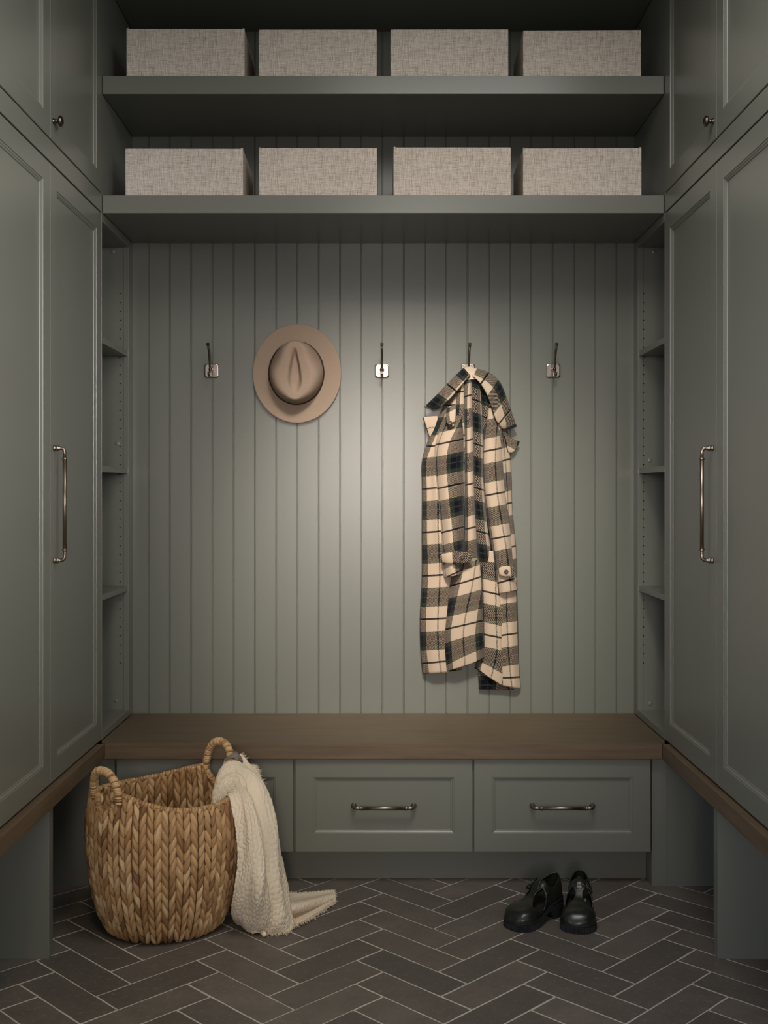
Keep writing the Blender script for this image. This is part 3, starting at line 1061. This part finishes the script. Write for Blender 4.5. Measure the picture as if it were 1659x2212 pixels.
    fl_ = part('button_tab', [(965, 884, .092, 985, 872, .1, .004), (964, 900, .098, 984, 890, .105, .006), (966, 914, .1, 983, 908, .106, .006), (972, 924, .096, 980, 921, .1, .004)], n=30, m=14, f0=.9, vline=915)
    button(t, 971.5, 913.5, .114, .0085)
    # collar wings and lapel points
    cl = part('collar', [(1002, 795, .06, 1016, 811, .100, .004), (984, 812, .075, 1002, 826, .106, .008), (966, 830, .078, 986, 845, .104, .010), (948, 849, .07, 970, 863, .095, .010), (930, 867, .058, 951, 879, .08, .008), (917, 879.5, .045, 935, 886, .055, .003)],
              n=60, m=22, vline=838, slant=0, f0=.70)
    cr = part('collar', [(1030, 797, .06, 1022, 813, .100, .004), (1052, 804, .072, 1036, 826, .104, .008), (1070, 815, .075, 1049, 846, .102, .010), (1084, 834, .07, 1059, 870, .098, .012), (1096, 866, .06, 1069, 902, .090, .012), (1107, 897, .05, 1082, 922, .072, .008), (1116, 922, .04, 1090, 927, .055, .003)],
              n=70, m=24, vline=900, slant=0, f0=.72)
    cs = part('collar_stand', [(1006, 793, .045, 1019, 793, .045, .006), (996, 801, .055, 1032, 798, .055, .012), (985, 811, .07, 1052, 806, .068, .014), (975, 822, .08, 1067, 817, .074, .018)], n=30, m=24, mat=M_LINING)
    cs['label'] = 'plain cream underside of the collar'
    part('lapel', [(913, 902, .03, 928, 944, .03, .002), (925, 900.5, .032, 933, 945, .034, .004), (938, 899.5, .036, 942, 944, .042, .004), (955, 898, .045, 955, 940, .05, .003)], n=30, m=20, f0=.02, vline=908)
    part('lapel', [(1122.5, 955, .026, 1119, 960, .026, .001), (1110, 949, .03, 1111, 974, .03, .003), (1098, 944, .036, 1104, 978, .03, .003), (1088, 940, .045, 1096, 976, .035, .003)], n=30, m=16, f0=.76, vline=960)


coat()

# ------------------------------------------------------------------ woven basket
BCX, BCD = -.652, 3.312
BCY = Y_(BCD)
AXIS = math.radians(47)            # direction of the handle axis on the floor
PH2 = AXIS                         # back-right handle
PH1 = AXIS + PI                    # front-left handle


def dphi(a, b):
    return (a - b + PI) % (2 * PI) - PI


def rim_z(phi):
    z = .386 + .050 * (abs(math.cos(phi - AXIS)) ** 3.0)
    for h in (PH1, PH2):
        d = abs(dphi(phi, h))
        z -= .062 * max(0, 1 - (d / .29) ** 2) ** 1.1
    return z


def basket_r(zf):
    """radius by height fraction of the body"""
    return float(np.interp(zf, [0, .03, .10, .22, .38, .55, .72, .86, .95, 1.0], [.154, .166, .181, .197, .210, .217, .219, .215, .208, .203]))


def bpos(phi, z, off=0):
    zf = z / .42
    r = basket_r(min(zf, 1)) + off
    return (BCX + r * 1.03 * math.cos(phi), BCY + r * .97 * math.sin(phi), z)


def basket():
    t = thing('woven_basket', 'large round woven water hyacinth basket with two loop handles, on the tiles', 'basket', (BCX, BCY, 0))
    m = MB()
    tone = []
    # inner liner shell
    NP = 120
    G = []
    for zf in np.linspace(0, 1, 24):
        G.append([bpos(2 * PI * k / NP, .008 + (rim_z(2 * PI * k / NP) - .016) * zf, -.008) for k in range(NP)])
    m.grid(np.array(G), True)
    m.add([bpos(2 * PI * k / NP, .008, -.008) for k in range(NP)], [tuple(range(NP))])
    tone += [.12] * (len(m.f) - len(tone))
    # woven leaves: columns of slanted lens-shaped strands, outside and inside
    NC = 66
    NA, NBk = 7, 5
    for layer, sgn in ((0, 1), (1, -1)):
        for c in range(NC):
            phi0 = 2 * PI * (c + .5) / NC + random.uniform(-.006, .006)
            lean = 1 if c % 2 == 0 else -1
            zt = rim_z(phi0) + .004
            z = -.012 + random.uniform(0, .012)
            wcol = 2 * PI / NC
            while z < zt:
                ln = random.uniform(.046, .058)
                tn = min(1, max(0, random.gauss(.5, .25)))
                wd = wcol * random.uniform(.78, .95)
                bulge = random.uniform(.0075, .0105)
                grid = np.zeros((NA, NBk, 3))
                for i in range(NA):
                    a = i / (NA - 1)
                    prof_w = math.sin(PI * min(max(a, .03), .97)) ** .62
                    for j in range(NBk):
                        b = j / (NBk - 1) * 2 - 1
                        ph = phi0 + lean * (.5 - a) * wcol * .62 * (-1) + b * wd * .5 * prof_w
                        zz = z + ln * a + .004 * abs(b) * 0
                        zz = min(max(zz, .001), rim_z(ph) + .003)
                        e = (1 - b * b) * prof_w
                        off = bulge * e - .0045 + .0040 * (1 - a)
                        grid[i, j] = bpos(ph, zz, (off if sgn > 0 else -off - .014))
                b0 = len(m.f)
                m.grid(grid)
                tone += [tn] * (len(m.f) - b0)
                z += ln * random.uniform(.55, .66)
    # wrapped rim
    NR = 150
    for k in range(NR):
        ph = 2 * PI * k / NR
        if min(abs(dphi(ph, PH1)), abs(dphi(ph, PH2))) < .02:
            pass
        p0 = Vector(bpos(ph - .020, rim_z(ph - .020), -.005)); p1 = Vector(bpos(ph + .020, rim_z(ph + .020), -.005))
        d = (p1 - p0)
        rr = .0088 + random.uniform(-.0006, .0008)
        b0 = len(m.f)
        mid = (p0 + p1) / 2
        m.tube([p0, p0.lerp(p1, .2), mid, p0.lerp(p1, .8), p1], [rr * .80, rr * .97, rr * 1.03, rr * .97, rr * .8], 10)
        tone += [min(1, max(0, random.gauss(.42, .15)))] * (len(m.f) - b0)
    o = obj('body', m, M_LEAF, t, recalc=False)
    a_ = o.data.attributes.new('tone', 'FLOAT', 'FACE')
    a_.data.foreach_set('value', tone)
    # loop handles wrapped with strands
    for H_, top in ((PH1, .502), (PH2, .520)):
        m = MB(); tone2 = []
        half = .295
        pl = Vector(bpos(H_ - half, rim_z(H_ - half) - .03, -.003)); pr = Vector(bpos(H_ + half, rim_z(H_ + half) - .03, -.003))
        midp = (pl + pr) / 2
        out = Vector((math.cos(H_), math.sin(H_), 0))
        ax = (pr - pl) / 2
        path = []
        for q in np.linspace(0, 1, 60):
            ang = PI * q
            cz_ = abs(math.sin(ang)) ** .72
            ca = math.copysign(abs(math.cos(ang)) ** .8, math.cos(ang))
            z0 = pl.z
            p = midp - ax * ca + out * (.012 * math.sin(ang))
            p.z = z0 + (top - .009 - z0) * cz_
            path.append(p)
        # core and wraps
        m.tube(path, .0082, 10); tone2 += [.2] * (len(m.f) - len(tone2))
        nw = 46
        for w in range(nw):
            i0 = w / nw * 59
            a = path[int(i0)]; b = path[min(int(i0) + 2, 59)]
            tdir = (b - a).normalized()
            cpt = a.lerp(b, .5)
            u = tdir.cross(Vector((out.x, out.y, 0))).normalized()
            v2 = tdir.cross(u)
            ring = []
            for k in range(17):
                an = 2 * PI * k / 16
                ring.append(cpt + (u * math.cos(an) + v2 * math.sin(an)) * .0092 + tdir * (.0018 * math.sin(an)))
            b0 = len(m.f)
            m.tube(ring, random.uniform(.0029, .0036), 8, cap=False)
            tone2 += [min(1, max(0, random.gauss(.68, .16)))] * (len(m.f) - b0)
        ho = obj('handle', m, M_LEAF, t, recalc=False)
        a_ = ho.data.attributes.new('tone', 'FLOAT', 'FACE')
        a_.data.foreach_set('value', tone2)


basket()

# ------------------------------------------------------------------ throw
def throw():
    zD = lambda Y, z: (CAM_Z - z) * F / (Y - 1064)
    rows = [
        [(446, 1800, 3.24), (452, 1785, 3.27), (458, 1765, 3.33), (464, 1725, 3.40), (482, 1690, 3.45)],
        [(478, 1775, 3.30), (468, 1735, 3.31), (468, 1698, 3.34), (478, 1665, 3.40), (491, 1640, 3.455)],
        [(497, 1725, 3.258), (505, 1706, 3.275), (511, 1682, 3.33), (514, 1655, 3.40), (512, 1636, 3.455)],
        [(511, 1757, 3.222), (528, 1736, 3.215), (542, 1712, 3.29), (549, 1688, 3.38), (536, 1654, 3.455)],
        [(519, 1800, 3.205), (540, 1790, 3.18), (559, 1778, 3.25), (574, 1762, 3.35), (566, 1715, 3.44)],
        [(520, 1860, 3.195), (545, 1862, 3.165), (571, 1852, 3.22), (590, 1838, 3.33), (591, 1805, 3.44)],
        [(511, 1920, 3.20), (543, 1930, 3.17), (580, 1925, 3.20), (604, 1905, 3.31), (606, 1872, 3.43)],
        [(502, 1962, 3.235), (528, 1985, 3.215), (583, 1988, 3.215), (620, 1972, 3.27), (611, 1925, 3.42)],
        [(506, 1984, zD(1984, .012)), (538, 2006, zD(2006, .012)), (586, 2011, zD(2011, .008)), (627, 2004, zD(2004, .008)), (632, 1962, zD(1962, .012))],
        [(512, 1990, zD(1990, .006)), (552, 2014, zD(2014, .006)), (588, 2013, zD(2013, .005)), (628, 2008, zD(2008, .005)), (640, 1968, zD(1968, .010))],
    ]
    C = np.array([[P(*q) for q in r] for r in rows])
    n, m_ = 380, 190
    G = catmull(C, n)
    G = np.transpose(catmull(np.transpose(G, (1, 0, 2)), m_), (1, 0, 2))
    t = thing('throw_blanket', 'cream crinkled muslin throw with frayed edges draped over the basket rim', 'blanket', tuple(G[-1, m_ // 2] * np.array([1, 1, 0])))

    def crinkle(G, big):
        n, m = G.shape[:2]
        du = np.gradient(G, axis=0); dv = np.gradient(G, axis=1)
        N = np.cross(du, dv); N /= (np.linalg.norm(N, axis=2, keepdims=True) + 1e-9)
        s = np.concatenate([[0], np.cumsum(np.mean(np.linalg.norm(np.diff(G, axis=0), axis=2), axis=1))])
        Q = np.concatenate([np.zeros((n, 1)), np.cumsum(np.linalg.norm(np.diff(G, axis=1), axis=2), axis=1)], axis=1)
        S = np.repeat(s[:, None], m, axis=1)
        if big:
            # soft folds running down the drape
            fold = .0095 * np.sin(Q / .0125 + 1.3 * np.sin(S / .2) + .6) + .004 * np.sin(Q / .0070 + S / .13)
            T_ = np.linspace(0, 1, G.shape[1])[None, :] - .10 * np.clip((S - .25) / .2, 0, 1)
            fold = fold + (.030 * np.exp(-((T_ - .60) / .10) ** 2) - .022 * np.exp(-((T_ - .43) / .05) ** 2)) * np.exp(-((S - .30) / .16) ** 2)
            fold *= np.clip((S - .06) / .12, 0, 1) * np.clip(1.0 - (S - .52) / .14, .25, 1)
        else:
            fold = 0 * Q
        wob = .006 * np.sin(S / .041 + 2 * np.sin(Q / .05)) + .0030 * np.sin(S / .013 + Q / .022) + .0016 * np.sin(S / .0061 + Q / .009)
        a = np.abs(np.sin(PI * (Q + wob) / .0098)) ** .42
        row = np.floor((Q + wob) / .0098)
        off = (np.sin(row * 12.9898) * 43758.5453) % 1.0
        b = np.abs(np.sin(PI * (S / .0165 + off * 2.6 + .25 * np.sin(Q / .013) + .2 * np.sin(S / .017)))) ** .40
        cr = (.0046 if big else .0034) * (a * (.4 + .6 * b))
        Z = fold + cr
        if N[n // 2, m // 2, 1] > 0:
            N = -N
        out = G + N * Z[..., None]
        out[..., 2] = np.maximum(out[..., 2], .003)
        UV = np.stack([Q, S], -1)
        return out, UV

    G2, UV = crinkle(G, True)
    m = MB(); m.grid(G2, uv=UV)
    main = obj('cloth', m, M_THROW, t, solid=.003, offset=0)

    # tail lying on the floor
    def fp(X, Y, z):
        return P(X, Y, zD(Y, z))
    tr = [[fp(598, 1926, .006), fp(640, 1931, .005), fp(682, 1928, .005), fp(718, 1925, .006)],
          [fp(606, 1946, .010), fp(642, 1946, .006), fp(684, 1938, .005), fp(719, 1930, .006)],
          [fp(612, 1958, .048), fp(650, 1951, .040), fp(692, 1941, .024), fp(719, 1934, .012)],
          [fp(618, 1972, .040), fp(655, 1962, .030), fp(694, 1950, .016), fp(719, 1940, .010)],
          [fp(618, 1982, .006), fp(655, 1971, .005), fp(692, 1957, .005), fp(719, 1946, .006)],
          [fp(618, 2005, .005), fp(657, 1990, .005), fp(692, 1968, .005), fp(720, 1950, .005)]]
    C = np.array(tr)
    T_ = catmull(C, 80)
    T_ = np.transpose(catmull(np.transpose(T_, (1, 0, 2)), 90), (1, 0, 2))
    T2, UV2 = crinkle(T_, False)
    m = MB(); m.grid(T2, uv=UV2)
    obj('cloth_tail', m, M_THROW, t, solid=.003, offset=0)

    # frayed edges
    fr = MB()
    def fringe(edge, direc, ln, cnt):
        e = catmull(edge, cnt)
        for p in e:
            d = Vector(direc(p)).normalized()
            l = ln * random.uniform(.5, 1.3)
            j = Vector((random.gauss(0, .35), random.gauss(0, .35), random.gauss(0, .22)))
            a = Vector(p); b = a + (d + j * .6) * l * .55; c = b + (d + j * 1.3) * l * .45
            for q in (a, b, c):
                q.z = max(q.z, .0015)
            fr.tube([a, b, c], [.0007, .0006, .0003], 5)
    edge_r = T2[-1, :, :]
    ctr = np.array((BCX + .1, BCY, 0))
    fringe(edge_r[5:], lambda p: (.35, -1, -.02), .014, 340)
    fringe(T2[0], lambda p: (.1, 1, .25), .005, 220)
    fringe(T2[:, -1], lambda p: (1, .1, .05), .008, 190)
    fringe(G2[-1, 64:184], lambda p: (.1, -1, -.1), .014, 260)
    fringe(G2[88:185, -1], lambda p: (1, .2, .15), .009, 260)
    fo_ = obj('fringe', fr, M_THROW, t, recalc=False)
    fo_['kind'] = 'stuff'
    # knotted corner
    kn = MB()
    kn.lathe([(0, -.010), (.005, -.008), (.0075, -.003), (.0080, .001), (.0066, .006), (.0072, .010), (.0066, .014), (.0035, .018), (0, .019)], fp(569, 2015, .008), (.3, -.9, -.05), 16)
    obj('corner_knot', kn, M_THROW, t)
    # grey woven band at the top edge
    bd = MB()
    B = np.array([[P(486, 1644, 3.415), P(499, 1638, 3.405), P(514, 1638, 3.41), P(525, 1648, 3.43)],
                  [P(489, 1636, 3.42), P(501, 1630, 3.41), P(514, 1630, 3.415), P(522, 1639, 3.435)],
                  [P(493, 1630, 3.45), P(503, 1624, 3.45), P(511, 1625, 3.455), P(518, 1632, 3.47)]])
    Bg = catmull(B, 12)
    Bg = np.transpose(catmull(np.transpose(Bg, (1, 0, 2)), 24), (1, 0, 2))
    bd.grid(Bg)
    obj('hem_band', bd, M_TWEED, t, solid=.004, offset=0)['label'] = 'grey tweed band at the top edge'


throw()

# ------------------------------------------------------------------ shoes
def shoe(toe, heel, label, mirror, logo):
    """chunky T-strap shoe; local +x runs heel to toe, z up"""
    toe, heel = Vector(toe), Vector(heel)
    L = (toe - heel).length
    dx = (toe - heel).normalized()
    dy = Vector((-dx.y, dx.x, 0)) * (-1 if mirror else 1)
    t = thing('mary_jane_shoe', label, 'shoe', tuple(heel), 'chunky black shoes')
    def T(x, y, z):
        p = heel + dx * (x * L) + dy * y
        return (p.x, p.y, z)
    def curve(xs, ys):
        c = catmull(np.array(list(zip(xs, ys))), 400)
        cx_ = np.maximum.accumulate(c[:, 0])
        return lambda s: np.interp(s, cx_, c[:, 1])
    hw_ = curve([0, .004, .03, .10, .22, .40, .58, .72, .84, .93, .972, .993, 1.0], [.0, .009, .0215, .031, .035, .036, .043, .049, .048, .038, .0265, .0130, 0])
    hw = lambda s: np.maximum(hw_(s), 0)
    cl = lambda s: np.interp(s, [0, .4, .75, 1], [0, .002, .004, .0])
    top = curve([0, .25, .42, .6, .75, 1.0], [.056, .053, .042, .030, .0255, .0255])      # top face of the sole
    # sole
    ns = 220
    th = np.linspace(0, 2 * PI, 2001)
    ss_ = .5 - .5 * np.cos(th)
    ee_ = np.array([hw(q) for q in ss_]) * np.sign(np.sin(th) + 1e-9)
    ln_ = np.concatenate([[0], np.cumsum(np.hypot(np.diff(ss_) * L, np.diff(ee_)))])
    th = np.interp(np.linspace(0, ln_[-1], ns + 1)[:-1], ln_, th)
    def outline(k, grow, rib):
        a = th[k]
        s = .5 - .5 * math.cos(a)
        y = hw(s) * (1 if math.sin(a) >= 0 else -1)
        g = grow + (rib * (1 if k % 2 else -1))
        nx = -math.cos(a) * 1.0
        return s + g * nx / L, y + math.copysign(g, math.sin(a)) * abs(math.sin(a)) ** .5 + cl(s)
    m = MB()
    rings = []
    bot = lambda s: np.interp(s, [0, .24, .30, .36, .48, .60, .66, 1.0], [0, 0, .002, .028, .026, .004, 0, 0.0])
    for zf, grow, rib in ((0, .0005, 0), (.06, .003, 0), (.14, .0035, .0008), (.74, .0035, .0008), (.78, .003, 0), (.84, .0018, 0), (.87, .004, 0), (.95, .0042, 0), (1.0, .002, 0)):
        ring = []
        for k in range(ns):
            x, y = outline(k, grow, rib)
            s = min(max(x, 0), 1)
            ring.append(T(x, y, bot(s) + (top(s) - bot(s)) * zf))
        rings.append(ring)
    m.grid(np.array(rings), True, smooth=False)
    # close top and bottom across the width
    for r, sgn in ((0, -1), (len(rings) - 1, 1)):
        b = r * ns
        for k in range(ns // 2):
            k2 = (ns - k) % ns
            f = [b + k, b + k + 1, b + (ns - k - 1) % ns, b + k2]
            f = list(dict.fromkeys(f))
            if len(f) >= 3:
                m.f.append(f); m.m.append(0); m.smooth.append(False)
    obj('sole', m, M_SOLE, t)
    # upper: a last-shaped shell with throat and two side openings cut out
    nS, nA = 190, 170
    crest = curve([0, .05, .15, .30, .40, .50, .60, .70, .80, .90, .96, .99, 1.0], [.118, .119, .118, .115, .107, .089, .072, .0635, .060, .053, .0425, .032, .0242])
    G = np.zeros((nS, nA, 3)); SS = np.zeros((nS, nA)); AA = np.zeros((nS, nA)); ZZ = np.zeros((nS, nA))
    for i in range(nS):
        s = .5 - .5 * math.cos(PI * (i / (nS - 1)))
        for j in range(nA):
            a = -1 + 2 * j / (nA - 1)
            w = max(hw(s) - .001, 0)
            zt, z0 = crest(s), top(s) - .002
            an = a * PI / 2
            yy = w * math.copysign(abs(math.sin(an)) ** .75, an)
            zz = z0 + (zt - z0) * abs(math.cos(an)) ** (.62 if s > .5 else .55)
            if s < .45:
                narrow = 1 - .22 * max(0, (zz - z0) / (zt - z0)) ** 1.5
                yy *= narrow
            xx = s
            if s < .12:
                xx += .02 * ((zz - z0) / (zt - z0)) * (1 - s / .12)
            G[i, j] = T(xx, yy + cl(s), zz)
            SS[i, j], AA[i, j], ZZ[i, j] = s, abs(a), zz
    def keep(s, a, z):
        collar = np.interp(s, [0, .06, .14, .24, .32, .36], [.1165, .114, .105, .094, .096, .104])
        if s < .345 and z > collar:
            return False
        if .345 <= s <= .44:                       # ankle strap
            return True
        # side openings between strap and toe cap
        c0 = .555
        if ((s - .575) / .140) ** 2 + ((a - .50) / .43) ** 2 < 1 and s > .44:
            return a < .085 + .30 * max(0, (s - .46) / .26) ** 2.5
        if s <= .345 and a > .45 and False:
            return False
        return True
    mask = np.zeros((nS - 1, nA - 1), bool)
    for i in range(nS - 1):
        for j in range(nA - 1):
            mask[i, j] = keep(SS[i:i + 2, j].mean(), AA[i, j:j + 2].mean(), ZZ[i:i + 2, j:j + 2].mean())
    m = MB(); m.grid(G, mask=mask)
    up_ = obj('upper', m, [M_RUBBER], t, solid=.0028, offset=-1)
    smooth_rim(up_.data)
    # inner lining: a little smaller, closed under the foot
    m = MB()
    I = []
    for s in np.linspace(.03, .97, 40):
        w = hw(s) - .005
        I.append([T(s, w * q + cl(s), top(s) + .0015 + .006 * abs(q) ** 3) for q in np.linspace(-1, 1, 14)])
    m.grid(np.array(I))
    ins = obj('insole', m, M_INNER, t)
    # raised strap keeper and buckle
    def surf(s, a, off=0):
        w = hw(s) - .001
        zt, z0 = crest(s), top(s) - .002
        an = a * PI / 2
        yy = w * math.copysign(abs(math.sin(an)) ** .75, an)
        zz = z0 + (zt - z0) * abs(math.cos(an)) ** .58
        if s < .45:
            yy *= 1 - .22 * max(0, (zz - z0) / (zt - z0)) ** 1.5
        nrm = Vector((0, yy * 1.2, (zz - z0))).normalized()
        return T(s, yy + cl(s) + nrm.y * off, zz + nrm.z * off)
    m = MB()
    gr = [[surf(s, a, .003) for a in np.linspace(-.80, .80, 50)] for s in np.linspace(.352, .438, 8)]
    m.grid(np.array(gr))
    obj('ankle_strap', m, M_RUBBER, t, solid=.0032, offset=0)
    m = MB()
    loop = [surf(.335, -.14, .004), surf(.335, .04, .0062), surf(.335, .14, .004)]
    g2 = [[surf(s, a, .0065 if .34 < s < .45 else .003) for a in np.linspace(-.09, .09, 8)] for s in np.linspace(.330, .49, 14)]
    m.grid(np.array(g2))
    obj('strap_keeper', m, M_RUBBER, t, solid=.003, offset=0)
    m = MB()
    sgn = .56
    bk = []
    for k in range(33):
        a = 2 * PI * k / 32
        ca, sa = math.cos(a), math.sin(a)
        se = lambda v: math.copysign(abs(v) ** .55, v)
        bk.append(surf(.392 + .068 * se(ca), sgn + .17 * se(sa), .0085))
    m.tube(bk, .0024, 8, cap=False)
    m.tube([surf(.392, sgn - .15, .009), surf(.392, sgn, .0095), surf(.392, sgn + .14, .009)], .0018, 8)
    obj('buckle', m, M_RUBBER, t)
    # embossed ring on the toe cap
    m = MB()
    rg = [surf(.775 + .030 * math.cos(2 * PI * k / 24), .15 * math.sin(2 * PI * k / 24), .0008) for k in range(25)]
    m.tube(rg, .0011, 6, cap=False)
    obj('toe_emboss', m, M_RUBBER, t)
    if logo:
        cu = bpy.data.curves.new('print', 'FONT')
        cu.body = 'melissa'
        cu.size = .0115
        cu.align_x = 'CENTER'; cu.align_y = 'CENTER'
        cu.extrude = .0001
        cu.offset = .0003
        to = bpy.data.objects.new('tmp', cu)
        COL.objects.link(to)
        dg = bpy.context.evaluated_depsgraph_get()
        me = bpy.data.meshes.new_from_object(to.evaluated_get(dg))
        bpy.data.objects.remove(to, do_unlink=True)
        me.materials.clear(); me.materials.append(M_PRINT)
        lo_ = bpy.data.objects.new('printed_word', me)
        COL.objects.link(lo_)
        lo_.parent = ins
        c = Vector(T(.35, .0195, 0)); c.z = top(.35) + .0055
        X = dx * -1.0
        X = Vector((dx.x, dx.y, -.03)).normalized()
        Z = Vector((0, 0, 1)); Yv = Z.cross(X).normalized(); Z = X.cross(Yv)
        mt = Matrix((X, Yv, Z)).transposed()
        me.transform(Matrix.Translation(c - heel) @ mt.to_4x4())
        lo_['label'] = 'small grey printed word'


fpt = lambda X, Y: P(X, Y, CAM_Z * F / (Y - 1064))
shoe((.378, Y_(3.262), 0), (.536, Y_(3.418), 0), 'glossy dark olive-black T-strap shoe turned sideways, left of the pair', True, False)
shoe((.5615, Y_(3.236), 0), (.6095, Y_(3.442), 0), 'glossy dark olive-black T-strap shoe pointing forward, right of the pair', False, True)
